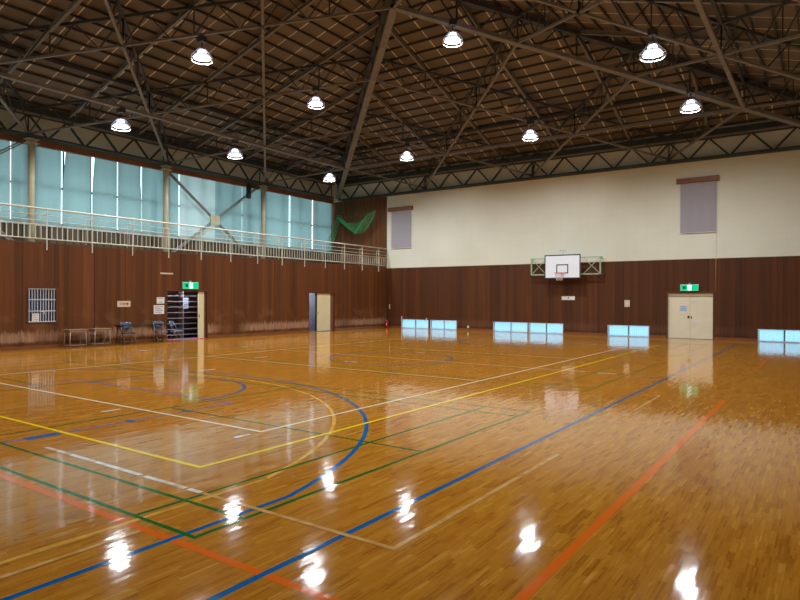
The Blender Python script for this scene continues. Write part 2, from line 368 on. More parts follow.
# yellow and white volleyball
line_part([(-15.85, 3.96, -5.24, 3.96), (-5.24, 3.96, -5.24, 24.9)], 'p_yellow', 'bright yellow court lines', .05)
line_part([(-15.85, 3.96, -15.85, 24.9)], 'p_pale', 'worn yellow side line', .05)
line_part([(-15, 5.47, -6, 5.47), (-6, 5.47, -6, 23.5), (-15, 5.47, -15, 23.5)], 'p_white', 'white volleyball court outline', .05)
line_part([(-15, 23.5, -6, 23.5), (-15, 11.55, -6, 11.55), (-15, CY, -5.3, CY), (-15, 17.5, -6, 17.5)], 'p_faded', 'faded white volleyball cross lines', .045)
line_part([(x, 3.45, x2, 3.45) for x, x2 in ((-7.35, -6.88), (-6.8, -6.36), (-6.28, -6.05), (-6.03, -5.5), (-5.38, -4.8), (-4.7, -4.58))], 'p_tape', 'broken white tape line', .055)
line_part([(-4.5, 3.45, -2.45, 3.45), (-2.45, 3.45, -2.45, 6.6)], 'p_ghost', 'pale residue of a removed tape line', .045)
line_part([(-4.17, .6, -4.17, 2.6), (-2.46, 9.9, -2.46, 11.7), (-2.46, 11.7, -2.75, 11.7)], 'p_ghost', 'short pale residue lines', .045)
tk = []
for (x, y, dx, dy) in ((-16.87, 14.6, .2, 0), (-16.0, 14.55, .2, 0), (-13.5, 12.3, 0, .22), (-12.14, 9.38, 0, .2), (-10.63, 12.93, .2, 0), (-10.62, 16.4, .14, 0), (-10.62, 20.2, .22, 0),
                       (-4.96, 14.56, .2, 0), (-4.2, 14.5, .2, 0), (-8.97, 5.15, 0, .12), (-6.0, 5.16, 0, .09), (-18.2, 11.55, .2, 0)):
    tk.append((x-dx, y-dy, x+dx, y+dy))
line_part(tk, 'p_tape', 'short white tape marks', .065)

# ------------------------------------------------------------------ walls
def wall_cut(mb, axis, pos, th, u0, u1, z0, z1, holes, mi=0):
    us = sorted({u0, u1}|{h[0] for h in holes}|{h[1] for h in holes}); zs = sorted({z0, z1}|{h[2] for h in holes}|{h[3] for h in holes})
    us = [u for u in us if u0 <= u <= u1]; zs = [z for z in zs if z0 <= z <= z1]
    for a, b in zip(us, us[1:]):
        run = None
        for c, d in zip(zs, zs[1:]):
            um, zm = (a+b)/2, (c+d)/2
            if any(h[0] < um < h[1] and h[2] < zm < h[3] for h in holes): continue
            if axis == 'x': mb.box((min(pos, pos+th), a, c), (max(pos, pos+th), b, d), mi)
            else: mb.box((a, min(pos, pos+th), c), (b, max(pos, pos+th), d), mi)
    return mb
D1 = (14.69, 16.69, 0, 2.04); D2 = (22.88, 24.89, 0, 2.02); OW = (9.5, 10.5, .86, 2.06)
struct(wall_cut(MB(), 'x', FX0, -.14, FY0, FY1, 0, WH, [D1, D2, OW]), 'wall_left', 'wood_l')
FW = [(-20.5, -18.62), (-18.5, -16.77), (-14.55, -12.6), (-12.55, -10.72), (-8.55, -6.67), (-2.36, -.5)]
FD = (-5.93, -4.0, 0, 2.08)
struct(wall_cut(MB(), 'y', FY1, .16, FX0-.14, FX1, 0, WH, [(a, b, 0, .52) for a, b in FW]+[FD]), 'wall_far', 'wood_f')
struct(MB().box((-21.6, FY1, WH), (FX1, FY1+.16, 9.4)), 'wall_far_upper', 'cream')
mb = MB().box((GX-.1, FY1, WH), (-21.6, FY1+.16, 7.82), 0); mb.box((GX-.1, FY1, 7.82), (-21.6, FY1+.16, 9.4), 1)
struct(mb, 'wall_gallery_end', ['wood_c', 'cream'])
struct(MB().box((-21.66, FY1-.03, WH), (-21.58, FY1, 7.8)), 'trim_1', 'frame_b')
# glazed gallery wall
mb = MB().box((GX-.15, FY0, 3.4), (GX, FY1, 4.68), 0).box((GX-.15, FY0, 8.0), (GX, FY1, 9.5), 0)
struct(mb, 'wall_left_upper', 'cream')
mb = MB()
y = FY0
while y < FY1-.01:
    mb.box((GX, y, 3.53), (GX+.025, min(FY1, y+.27), 4.62), 0); mb.box((GX, y+.27, 3.53), (GX+.008, min(FY1, y+.33), 4.62), 1); y += .33
struct(mb, 'wall_gallery_dado', ['slat', 'slat_d'])
struct(MB().box((GX-.1, FY0, 3.3), (FX0-.14, FY1, 3.5)), 'floor_gallery', 'conc')
struct(MB().box((FX0-.16, FY0, WH), (FX0+.0, FY1, WH+.03)), 'trim_2', 'frame_b')
struct(MB().box((GX, FY0, 7.74), (GX+.16, FY1, 8.02)), 'trim_3', 'fascia')
struct(MB().box((FX1, FY0, 0), (FX1+.14, FY1, WH)), 'wall_right', 'wood_f')
struct(MB().box((FX1, FY0, WH), (FX1+.14, FY1, 9.5)), 'wall_right_upper', 'cream')
struct(MB().box((GX, FY0-.14, 0), (FX1, FY0, WH)), 'wall_near', 'wood_f')
struct(MB().box((GX, FY0-.14, WH), (FX1, FY0, 9.5)), 'wall_near_upper', 'cream')
# skirting
def skirt(axis, pos, th, spans, name):
    mb = MB()
    for a, b in spans:
        if axis == 'x': mb.box((pos, a, 0), (pos+th, b, .115))
        else: mb.box((a, pos-th, 0), (b, pos, .115))
    struct(mb, name, 'base')
skirt('x', FX0, .015, [(FY0, D1[0]), (D1[1], D2[0]), (D2[1], FY1)], 'baseboard_left')
sp = [FX0+.015]+[v for ab in FW[:5] for v in ab]+[FD[0], FD[1]]+list(FW[5])+[FX1]
skirt('y', FY1, .015, list(zip(sp[::2], sp[1::2])), 'baseboard_far')

# roof deck
def rz_(i, j): return nd(i, j, TOP+.24)
mb = MB()
a, b, c, d = rz_(-.5, -.4), rz_(-.5, 20.4), rz_(16.5, 20.4), rz_(16.5, -.4)
e0, e1 = rz_(8, 8), rz_(8, 12)
for p in (a, b, c, d): p.z = ZB+TOP+.24-HR*.45/8
mb.quad([a, b, e1, e0], 0); mb.quad([b, c, e1], 1); mb.quad([c, d, e0, e1], 0); mb.quad([d, a, e0], 1)
n = len(mb.v)
for (q, mi) in (([a, b, e1, e0], 0), ([b, c, e1], 1), ([c, d, e0, e1], 0), ([d, a, e0], 1)):
    mb.quad([p+Vector((0, 0, .12)) for p in q][::-1], mi)
for p, q in ((a, b), (b, c), (c, d), (d, a)): mb.quad([p, q, q+Vector((0, 0, .12)), p+Vector((0, 0, .12))], 0)
struct(mb, 'ceiling', ['roof_y', 'roof_x'])

# ------------------------------------------------------------------ gallery glazing: windows, blinds
bays = [(5.5, 11.4), (11.7, 17.45), (17.75, 23.6), (23.9, 29.5), (-.9, 5.2)]
for k, (y0, y1) in enumerate(bays):
    mb = MB(); xx = GX-.09
    mb.box((xx-.03, y0-.3 if k != 4 else y0, 4.68), (xx+.03, y0+.05, 8.0)); mb.box((xx-.03, y1-.05, 4.68), (xx+.03, y1, 8.0))
    mb.box((xx-.03, y0, 4.68), (xx+.03, y1, 4.75)); mb.box((xx-.03, y0, 7.93), (xx+.03, y1, 8.0)); mb.box((xx-.03, y0, 6.17), (xx+.05, y1, 6.25))
    nn = {2: 6, 3: 4}.get(k, 5)
    for q in range(1, nn): mb.box((xx-.03, y0+(y1-y0)*q/nn-.03, 4.68), (xx+.03, y0+(y1-y0)*q/nn+.03, 8.0))
    fr = struct(mb, 'window_%d' % (k+1), 'frame_d')
    MB().box((xx-.004, y0, 4.7), (xx+.004, y1, 7.98)).build('glass_pane', 'glass', fr)
def blind(y0, y1, mat, label, fold=0):
    # a hanging cloth with gentle folds, pulled in a little at one top corner
    t = thing('window_blind', label, 'blind', (GX+.045, (y0+y1)/2, 4.62), group=None)
    mb = MB(); ny, nz = 18, 10; L = y1-y0; b0 = len(mb.v); z1 = 7.79-4.62; off = 0
    for iz in range(nz+1):
        for iy in range(ny+1):
            s = iy/ny; v = iz/nz
            yy = -L/2+L*s
            if fold: yy += fold*.10*max(0, (v-.55)/.45)*(s if fold < 0 else (1-s))
            mb.v.append((.012*math.sin(s*L*11+y0*3)*(1-.3*v)+random.uniform(-.001, .001), yy, (.0 if v > 0 else random.uniform(-.01, .01))+z1*v))
    for iz in range(nz):
        for iy in range(ny):
            a = b0+iz*(ny+1)+iy; mb.f.append((a, a+1, a+ny+2, a+ny+1)); mb.mi.append(0); mb.sm.append(True)
    c = mb.build('blind_cloth', mat, t)
    m = MB().box((-.012, -L/2+.01, -.03), (.012, L/2-.01, 0)).build('bottom_bar', 'alu_w', t)
    return t
BL = [(4.2, 5.4, 0), (5.42, 6.6, 0), (6.62, 7.8, 0), (7.82, 9.0, 0), (9.02, 10.78, 0), (10.80, 12.70, 0), (12.77, 13.93, 1), (14.0, 15.10, 1), (15.15, 16.30, -1), (16.32, 17.6, 0), (17.62, 18.28, 0), (18.31, 20.43, 2), (20.436, 22.21, 0), (22.216, 23.8, 0), (23.82, 25.74, 0), (25.80, 27.69, 0), (27.74, 29.46, 0)]
pos = ['fifth', 'fourth', 'third', 'second']
lab = {0: 'teal blind out of the picture at the near end of the gallery windows', 1: 'teal blind at the near end, second from the end', 2: 'teal blind at the near end, third from the end', 3: 'teal blind at the near end, fourth from the end',
       4: 'broad pale teal blind at the left edge of the picture, left of the first column', 5: 'broad teal blind hanging behind the leftmost cream column', 6: 'narrow teal blind between the two widest bright window gaps, near the leftmost column',
       7: 'narrow teal blind in the middle of the bay between the first two columns', 8: 'narrow teal blind, second to the left of the middle column', 9: 'teal blind immediately left of the middle column',
       10: 'narrow teal strip of blind immediately right of the middle column', 11: 'whiter, paler blind behind the upper left arm of the cross brace', 12: 'teal blind behind the centre plate of the cross brace',
       13: 'teal blind immediately left of the rightmost cream column', 14: 'teal blind immediately right of the rightmost cream column', 15: 'middle teal blind of the three right of the last column', 16: 'teal blind beside the brown panelled gallery end'}
for i, (a, b_, f) in enumerate(BL):
    if i < 3: continue
    blind(a, b_, 'blind_w' if f == 2 else 'blind', lab[i], f if abs(f) == 1 else 0)

# columns in front of the glazing
for k, (yy, l) in enumerate(((5.2, 'cream steel column at the near end of the gallery, outside the picture'), (11.3, 'leftmost cream steel column on the gallery'), (17.2, 'middle cream steel column on the gallery, left of the cross brace'), (23.2, 'rightmost cream steel column on the gallery'))):
    if k == 0: continue
    t = thing('gallery_column', l, 'column', (-25.35, yy, 3.5))
    MB().tube([(0, 0, 0), (0, 0, 4.4)], .12, 20).build('shaft', 'post', t)
    MB().box((-.2, -.2, 0), (.2, .2, .03)).build('base_plate', 'post', t)
    MB().box((-.16, -.22, 4.18), (.16, .22, 4.21)).box((-.16, -.22, 4.33), (.16, .22, 4.36)).box((-.015, -.2, 4.21), (.015, .2, 4.33)).build('bracket', 'post', t)
def brace(y0, y1, z0, z1, label, half=False):
    X = -25.62; t = thing('cross_brace', label, 'brace', (X, (y0+y1)/2, z0))
    h = (y1-y0)/2; H_ = z1-z0
    for s, nm in ((1, 'a'), (-1, 'b')):
        mb = MB()
        for off in (-.05, .05):
            mb.beam((0, -h*s, 0+off), (0, h*s, H_+off), .05, .05)
        mb.build('diagonal_rod', 'steel', t)
    MB().box((-.03, -.28, H_/2-.24), (.05, .28, H_/2+.24)).build('centre_plate', 'post', t)
brace(17.4, 23.0, 3.62, 7.75, 'steel cross brace with a cream centre plate between the middle and right columns')
brace(5.4, 11.1, 3.62, 7.75, 'steel cross brace running out of the picture left of the leftmost column')

# ------------------------------------------------------------------ gallery railing
rl = thing('gallery_railing', 'cream steel railing running along the gallery edge', 'railing', (FX0+.03, 14, WH))
def rr(z, r, nm): MB().tube([(0, FY0-14+.1, z), (0, FY1-14-.1, z)], r, 8).build(nm, 'rail', rl)
rr(1.16, .032, 'top_rail'); rr(.95, .012, 'middle_rail'); rr(.76, .012, 'middle_rail'); rr(.62, .018, 'balustrade_rail'); rr(.15, .022, 'bottom_rail')
y = 29.2-14
yy = 10.1-14-1.55*6
pk = []
while yy < 15.4:
    if yy > -9: pk.append(yy)
    yy += 1.552
for p in pk:
    MB().beam((0, p, -.22), (0, p, 1.16), .036, .026).beam((-.03, p, -.2), (0.0, p, -.2), .03, .03).build('post', 'rail', rl)
    MB().tube([(-.0, p-.22, .05), (0, p-.22, .98), (0, p-.11, .985), (0, p, .98)], .010, 6).build('post_loop', 'rail', rl)
nb = 0
y = 15.35; bal = []
while y > -8.9: bal.append(y); y -= .175
for y in bal[:100]: MB().beam((0, y, .15), (0, y, .62), .016, .016).build('baluster', 'rail', rl)
mb = MB()
for y in bal[100:]: mb.beam((0, y, .15), (0, y, .62), .022, .022)
tag(mb.build('baluster_run', 'rail', rl), kind='stuff')

# ------------------------------------------------------------------ roof steel
def inframe(p):
    d = p-Vector((0, 0, 1.734)); zz = d.dot(fw)
    if zz < .5: return False
    u = 400+612*d.dot(r2)/zz; v = 300-612*d.dot(u2)/zz
    return -60 < u < 860 and -60 < v < 600
ORD = ['first', 'second', 'third', 'fourth', 'fifth', 'sixth', 'seventh', 'eighth']
def truss(nodes, label, heavy=False, skipends=True, name='roof_truss'):
    t = thing(name, label, 'truss', tuple(nd(*nodes[0])))
    o = nd(*nodes[0]); bw, bh = (.26, .14) if heavy else (.095, .07)
    B = [nd(*n)-o for n in nodes]; T = [nd(*n, TOP)-o for n in nodes]
    for P, nm, w_, h_, mt in ((B, 'bottom_chord', bw, bh, 'steel'), (T, 'top_chord', .24 if heavy else .09, .16 if heavy else .09, 'steel_d')):
        mb = MB(); st = P[0]
        for k in range(1, len(P)):
            if k == len(P)-1 or ((P[k+1]-P[k])-(P[k]-P[k-1])).length > 1e-4: mb.beam(st, P[k], w_, h_); st = P[k]
        if heavy:
            mb2 = MB()
        mb.build(nm, mt, t)
    r = .05 if heavy else .035
    for k in range(len(B)):
        if inframe(B[k]+o) or inframe(T[k]+o):
            MB().beam(B[k], T[k], r, r).build('web_member', 'steel_d', t)
            MB().lathe([(.0, -.07), (.13 if heavy else .1, -.06), (.13 if heavy else .1, .06), (0, .07)], 10, tuple(B[k])).build('node_plate', 'steel', t) if (nodes[k][0] % 2 == 0 or heavy) else None
        if k < len(B)-1 and (inframe((B[k]+B[k+1])/2+o)):
            b0, b1, t0, t1 = B[k], B[k+1], T[k], T[k+1]
            for p, q in ((b0, t0.lerp(t1, 1/3)), (t0.lerp(t1, 1/3), b0.lerp(b1, 2/3)), (b0.lerp(b1, 2/3), t1)):
                MB().beam(p, q, r, r).build('web_member', 'steel_d', t)
    return t
truss([(k, k) for k in range(0, 9)], 'heavy hip truss from the far left corner to the roof peak, broad flat lower chord', True)
truss([(16-k, k) for k in range(0, 9)], 'heavy hip truss descending from the roof peak across the upper right of the picture', True)
truss([(k, 16-k) for k in range(0, 9)], 'slim diagonal truss from the left eave to the roof peak, top of picture')
truss([(8+k, 8+k) for k in range(0, 9)], 'slim diagonal truss running from the roof peak out past the top of the picture')
dl = {12: 'slim diagonal truss from the leftmost column to the far wall near the basketball hoop', 8: 'slim diagonal truss from the middle column to the far wall left of the hoop',
      4: 'shortest slim diagonal truss cutting off the far left corner', 20: 'slim diagonal truss crossing the upper right corner of the picture, lower of its direction', 24: 'slim diagonal truss at the extreme upper right of the picture'}
for s, l in dl.items():
    N = [(i, s-i) for i in range(0, 17) if 0 <= s-i <= 20]
    if sum(inframe(nd(*n)) for n in N) < 1: continue
    truss(N, l)
el = {4: 'slim diagonal truss meeting the far wall above the left end of the cream wall', 8: 'slim diagonal truss meeting the far wall above the basketball hoop', 12: 'slim diagonal truss meeting the far wall above the right-hand grey blind',
      -4: 'slim diagonal truss rising from the rightmost cream column', -8: 'slim diagonal truss rising from the middle cream column', -12: 'slim diagonal truss rising from the leftmost cream column', -16: 'slim diagonal truss at the extreme upper left of the picture'}
for s, l in el.items():
    N = [(i, i-s) for i in range(0, 17) if 0 <= i-s <= 20]
    if sum(inframe(nd(*n)) for n in N) < 1: continue
    truss(N, l)
# ring beams two bays inside the eaves
ring = [((2, 18), (2, 2), 'steel ring beam parallel to the gallery, in front of the left eave truss'), ((2, 2), (14, 2), 'steel ring beam parallel to the far wall, in front of the far eave truss'), ((14, 2), (14, 12), 'steel ring beam on the right, running overhead out of the picture')]
for a, b_, l in ring:
    p, q = nd(*a), nd(*b_); t = thing('ring_beam', l, 'beam', tuple(p))
    MB().beam((0, 0, -.02), q-p-Vector((0, 0, .02)), .2 if a[0] == 2 and b_[0] == 2 else .12, .12).build('lower_tube', 'steel', t)
    MB().beam((0, 0, TOP), q-p+Vector((0, 0, TOP)), .1, .12).build('upper_tube', 'steel_d', t)
# eave trusses
def eave(p0, p1, n, label, zb, zt):
    p0, p1 = Vector(p0), Vector(p1); t = thing('eave_truss', label, 'truss', (p0.x, p0.y, zb)); d = p1-p0; H_ = zt-zb
    nrm = Vector((0, 0, 1)).cross(d.normalized())*.13
    for o_ in (1, -1):
        MB().beam(nrm*o_, d+nrm*o_, .1, .1).build('bottom_chord', 'steel_g', t)
    MB().beam((0, 0, 0), d, .2, .02).build('bottom_plate', 'steel_g', t)
    MB().beam((0, 0, H_+.14), d+Vector((0, 0, H_+.14)), .12, .38).build('top_chord', 'steel_g', t)
    side = Vector((.24, 0, 0)) if abs(d.y) > abs(d.x) else Vector((0, -.3, 0))
    MB().beam(side+Vector((0, 0, H_-.02)), side+d+Vector((0, 0, H_-.02)), .07, .07).build('front_tube', 'steel', t)
    for k in range(n):
        a = d*(k/n); b = d*((k+1)/n); m = (a+b)/2
        if not (inframe(p0+a+Vector((0, 0, zb))) or inframe(p0+b+Vector((0, 0, zb)))): continue
        MB().beam(a+Vector((0, 0, H_)), m, .07, .07).build('web_member', 'steel_g', t)
        MB().beam(m, b+Vector((0, 0, H_)), .07, .07).build('web_member', 'steel_g', t)
        MB().beam(a+Vector((0, 0, H_)), a, .04, .04).build('web_member', 'steel_g', t) if k % 4 == 0 else None
    return t
eave((-25.35, 28.85, 0), (-25.35, -.6, 0), 20, 'green-grey eave truss along the top of the gallery windows', 7.97, 8.80)
eave((-25.05, 29.3, 0), (.6, 29.3, 0), 16, 'dark eave truss along the top of the cream far wall', 7.86, 8.72)

# rafters and purlins
def zt(x, y, off):
    i = (x-EX0)/MX; j = (EY0-y)/MY; return ZB+TOP+off+HR*min(i, j, NI-i, NJ-j, 8)/8
for j in (3, 5, 7, 9, 11, 13):
    i1 = min(j, 8); a, b_ = nd(0, j, TOP+.07), nd(i1, j, TOP+.07)
    if not (inframe(a) or inframe(b_) or inframe((a+b_)/2)): continue
    tag(MB().ibeam(a, b_, .10, .15).build('roof_rafter', 'steel'), 'rafter under the left roof slope, %s counted from the far left corner' % ORD[(j-3)//2], 'rafter')
for i in (3, 5, 7, 9, 11, 13):
    j1 = min(i, 16-i, 8); a, b_ = nd(i, 0, TOP+.07), nd(i, j1, TOP+.07)
    tag(MB().ibeam(a, b_, .10, .15).build('roof_rafter', 'steel'), 'rafter under the far roof slope, %s counted from the far left corner' % ORD[(i-3)//2], 'rafter')
for j in (5, 7, 9, 11):
    i1 = 16-min(j, 8); a, b_ = nd(16, j, TOP+.07), nd(i1, j, TOP+.07)
    if not (inframe(a) or inframe(b_) or inframe((a+b_)/2)): continue
    tag(MB().ibeam(a, b_, .10, .15).build('roof_rafter', 'steel'), 'rafter under the right roof slope, %s counted from the far right corner' % ORD[(j-3)//2], 'rafter')
NP = 22
NTH = 'first second third fourth fifth sixth seventh eighth ninth tenth eleventh twelfth thirteenth fourteenth fifteenth sixteenth seventeenth eighteenth nineteenth twentieth twenty-first twenty-second'.split()
for k in range(0, NP):
    s = 8*k/NP+.1
    a, b_ = nd(s, s, TOP+.19), nd(s, 20-s, TOP+.19)
    tag(MB().beam(a, b_, .045, .08).build('roof_purlin', 'purlin'), 'thin dark lengthwise purlin under the left roof slope, %s up from the eave' % NTH[k], 'purlin', 'purlins of the left roof slope')
    a, b_ = nd(s, s, TOP+.19), nd(16-s, s, TOP+.19)
    tag(MB().beam(a, b_, .045, .08).build('roof_purlin', 'purlin'), 'thin dark crosswise purlin under the far roof slope, %s up from the far eave' % NTH[k], 'purlin', 'purlins of the far roof slope')
    a, b_ = nd(16-s, s, TOP+.19), nd(16-s, 20-s, TOP+.19)
    if inframe(a.lerp(b_, .1)) or inframe(a.lerp(b_, .3)) or inframe(a.lerp(b_, .5)):
        tag(MB().beam(a, b_, .045, .08).build('roof_purlin', 'purlin'), 'thin dark lengthwise purlin under the right roof slope, %s up from the eave' % NTH[k], 'purlin', 'purlins of the right roof slope')

# ------------------------------------------------------------------ lamps
def make_lamp():
    t = thing('high_bay_lamp', '', 'lamp')
    MB().box((-.13, -.1, -.22), (.13, .1, -.02)).build('ballast_box', 'ballast', t, .01)
    MB().tube([(0, 0, -.22), (0, 0, -.46)], .02, 8).build('stem', 'ballast', t)
    MB().lathe([(.03, -.45), (.09, -.47), (.13, -.52), (.15, -.59)], 24).build('glowing_globe', 'bulb', t)
    MB().lathe([(.15, -.585), (.2, -.62), (.26, -.68), (.29, -.74), (.28, -.74), (.25, -.685), (.19, -.63), (.14, -.59)], 24).build('reflector', 'refl', t)
    MB().lathe([(0, -.735), (.27, -.735), (.28, -.745), (0, -.765)], 24).build('lens', 'lens', t)
    mb = MB(); ringp = [(.35*math.cos(a*math.pi/4+.39), .35*math.sin(a*math.pi/4+.39), -.82) for a in range(8)]
    mb.tube(ringp, .022, 6, closed=True); ring2 = [(.34*math.cos(a*math.pi/4+.39), .34*math.sin(a*math.pi/4+.39), -.68) for a in range(8)]
    mb.tube(ring2, .009, 6, closed=True)
    for a, b_ in zip(ringp, ring2): mb.tube([a, b_, (b_[0]*.3, b_[1]*.3, -.42)], .008, 5)
    mb.build('guard_ring', 'lguard', t)
    ld = bpy.data.lights.new('lamp_light', 'AREA'); ld.shape = 'DISK'; ld.size = .54; ld.energy = LAMP_W; ld.color = (.89, .965, 1); ld.spread = math.radians(158)
    lo = bpy.data.objects.new('lamp_light', ld); COL.objects.link(lo); lo.parent = t; lo.location = (0, 0, -.80)
    return t
LP = [((5, 11), 'lit high bay lamp largest and highest of those on the left roof slope'), ((9, 7), 'lit high bay lamp just right of the roof peak, at the top centre'), ((13, 7), 'largest lit high bay lamp, upper right of the picture'),
      ((13, 3), 'lit high bay lamp under the right hip truss, lower of two on the right'), ((5, 7), 'lit high bay lamp left of the heavy hip truss, middle of the left slope'), ((2, 11), 'leftmost lit lamp, under the ring beam near the left edge'),
      ((2, 7), 'lit lamp under the left ring beam, above the gap between middle and right columns'), ((2, 3), 'lit lamp under the left ring beam nearest the far left corner'), ((5, 3), 'small lit lamp above the left end of the cream far wall'), ((9, 3), 'small lit lamp above the basketball hoop'),
      ((9, 11), 'lit lamp overhead above the top edge of the picture, middle row'), ((13, 11), 'lit lamp overhead above the top edge of the picture, right row'), ((2, 15), 'lit lamp beyond the left edge of the picture, under the ring beam'),
      ((5, 15), 'lit lamp beyond the left edge of the picture, left roof slope'), ((9, 15), 'lit lamp overhead behind the camera, middle row'), ((13, 15), 'lit lamp overhead behind the camera, right row')]
LXY = {(5, 11): (-17.0, 12.86), (9, 7): (-10.6, 18.3), (13, 7): (-4.1, 18.4), (13, 3): (-4.1, 24.3), (5, 7): (-17.17, 18.55), (2, 11): (-22.12, 13.06), (2, 7): (-22.2, 18.61), (2, 3): (-22.3, 25.2), (5, 3): (-17.1, 25.05), (9, 3): (-10.5, 24.8)}
lamp0 = make_lamp()
for k, ((i, j), l) in enumerate(LP):
    t = lamp0 if k == 0 else dup(lamp0)
    p = nd(i, j); t.location = (p.x, p.y, p.z-.03)
    if (i, j) in LXY: t.location.x, t.location.y = LXY[(i, j)]
    t['label'] = l; t['group'] = 'high bay lamps under the roof trusses'; t.rotation_euler = (0, 0, k*.7)
for (i, j, l) in ((8.25, 2.6, 'small round beige smoke detector left of the lamp above the hoop'),):
    p = nd(i, j, TOP+.25); t = thing('smoke_detector', l, 'detector', tuple(p))
    MB().lathe([(0, -.13), (.07, -.12), (.13, -.07), (.14, 0), (0, 0)], 16).build('housing', 'sensor', t)

# ------------------------------------------------------------------ floor-level windows in the far wall
for k, (a, b_) in enumerate(FW):
    o = MB(); y0 = FY1+.12; z1 = .52
    o.box((a, FY1-.005, z1-.02), (b_, FY1+.16, z1)); o.box((a, FY1-.005, 0.002), (b_, FY1+.16, .03))
    o.box((a, FY1-.005, .03), (a+.03, FY1+.16, z1-.02)); o.box((b_-.03, FY1-.005, .03), (b_, FY1+.16, z1-.02))
    w_ = struct(o, 'window_%d' % (k+6), 'jamb')
    m_ = (a+b_)/2 if k != 5 else -1.42
    MB().box((m_-.02, y0-.02, .03), (m_+.02, y0+.02, z1-.02)).build('mullion', 'frame_d', w_)
    for (c, d_) in ((a+.03, m_-.02), (m_+.02, b_-.03)):
        MB().box((c, y0-.003, .03), (d_, y0+.003, z1-.02)).build('frosted_pane', 'frost', w_)
    mb = MB(); x = a+.06
    while x < b_-.04: mb.box((x-.006, y0-.022, .03), (x+.006, y0-.012, z1-.02)); x += .092
    mb.build('security_bars', 'alu_w', w_)

# ------------------------------------------------------------------ far double door
d = thing('double_door', 'closed cream double door under the green exit sign in the far wall', 'door', ((FD[0]+FD[1])/2, FY1+.06, 0)); d['kind'] = 'structure'; d.name = 'door_3'
W2 = (FD[1]-FD[0])/2
mb = MB().box((-W2, -.075, 0), (-W2+.05, .1, 2.08)).box((W2-.05, -.075, 0), (W2, .1, 2.08)).box((-W2+.05, -.075, 2.03), (W2-.05, .1, 2.08)); mb.build('door_frame', 'frame_b', d)
MB().box((-W2+.05, -.03, 1.88), (W2-.05, .08, 2.03)).build('transom_panel', 'doorh', d)
for s in (-1, 1):
    x0, x1 = (-W2+.05, -.004) if s < 0 else (.004, W2-.05)
    lf = MB().box((x0, 0, .012), (x1, .045, 1.88)).build('door_leaf', 'door_f', d)
    if s < 0:
        MB().box((-.10, -.02, .92), (-.03, 0, 1.02)).box((-.12, -.045, .96), (-.04, -.02, .975)).build('lever_handle', 'ballast', lf)
    else:
        MB().box((.03, -.015, .9), (.07, 0, 1.0)).build('door_pull', 'ballast', lf)
MB().box((-W2+.05, .05, 0), (W2-.05, .09, 1.9)).build('light_leak_block', 'black', d)  # unseen board, with the threshold below, added to stop daylight leaking under the leaves
MB().box((-W2+.05, -.05, 0), (W2-.05, .05, .012)).build('threshold', 'base', d)
def note(x, y, z, w_, h_, axis, label, lines=3, mat='paper', cat='notice', nm='paper_notice'):
    t = thing(nm, label, cat, (x, y, z))
    if axis == 'y':
        MB().box((-w_/2, -.004, 0), (w_/2, 0, h_)).build('sheet', mat, t); mb = MB()
        for q in range(lines): zz = h_*(.8-.6*q/max(1, lines-1)); mb.box((-w_*.38, -.006, zz-h_*.03), (w_*(.38 if q % 2 == 0 else .2), -.004, zz+h_*.03))
    else:
        MB().box((0, -w_/2, 0), (.004, w_/2, h_)).build('sheet', mat, t); mb = MB()
        for q in range(lines): zz = h_*(.8-.6*q/max(1, lines-1)); mb.box((.004, -w_*.38, zz-h_*.03), (.006, w_*(.38 if q % 2 == 0 else .2), zz+h_*.03))
    mb.build('printed_lines', 'ink', t); return t
yd = FY1+.058
note(-5.24, yd, 1.22, .28, .25, 'y', 'white-blue notice on the left leaf of the far double door', 3, 'notice')
note(-4.80, yd, 1.58, .26, .10, 'y', 'small grey label high on the right leaf of the far double door', 2)
note(-4.78, yd, .58, .28, .16, 'y', 'white notice low on the right leaf of the far double door', 2)
note(-5.28, yd, 1.02, .22, .06, 'y', 'thin handwritten strip above the handle of the far double door', 1)

# exit signs
def exit_sign(x, y, z, axis, label):
    t = thing('exit_sign', label, 'sign', (x, y, z), 0 if axis == 'y' else math.pi/2)
    w_, h_ = .74, .29
    MB().box((-w_/2, -.09, 0), (w_/2, 0, h_)).build('housing', 'alu_w', t, .01)
    MB().box((-w_/2+.015, -.094, .015), (w_/2-.015, -.09, h_-.015)).build('green_panel', 'gsign', t)
    MB().box((-.07, -.097, .03), (.09, -.094, h_-.03)).build('white_doorway', 'wsign', t)
    mb = MB().disc((.045, -.0985, .215), .022, 'y', 12)
    for p, q in (((.03, .19), (.0, .12)), ((.0, .12), (.045, .07)), ((.0, .12), (-.05, .06)), ((.03, .18), (.07, .14)), ((.03, .18), (-.035, .165))):
        mb.beam((p[0], -.0985, p[1]), (q[0], -.0985, q[1]), .003, .022, (0, 1, 0))
    mb.build('running_figure', 'dsign', t)
    MB().box((-.27, -.0975, .09), (-.14, -.095, .21)).build('dark_square', 'dsign', t)
    MB().tube([(0, -.05, h_), (0, -.05, h_+.05)], .035, 10).build('ceiling_stub', 'alu_w', t)
    return t
exit_sign(-4.98, FY1, 2.12, 'y', 'green exit sign above the double door in the far wall')
exit_sign(FX0, 15.77, 2.08, 'x', 'green exit sign above the doorway with shelves in the left wall')

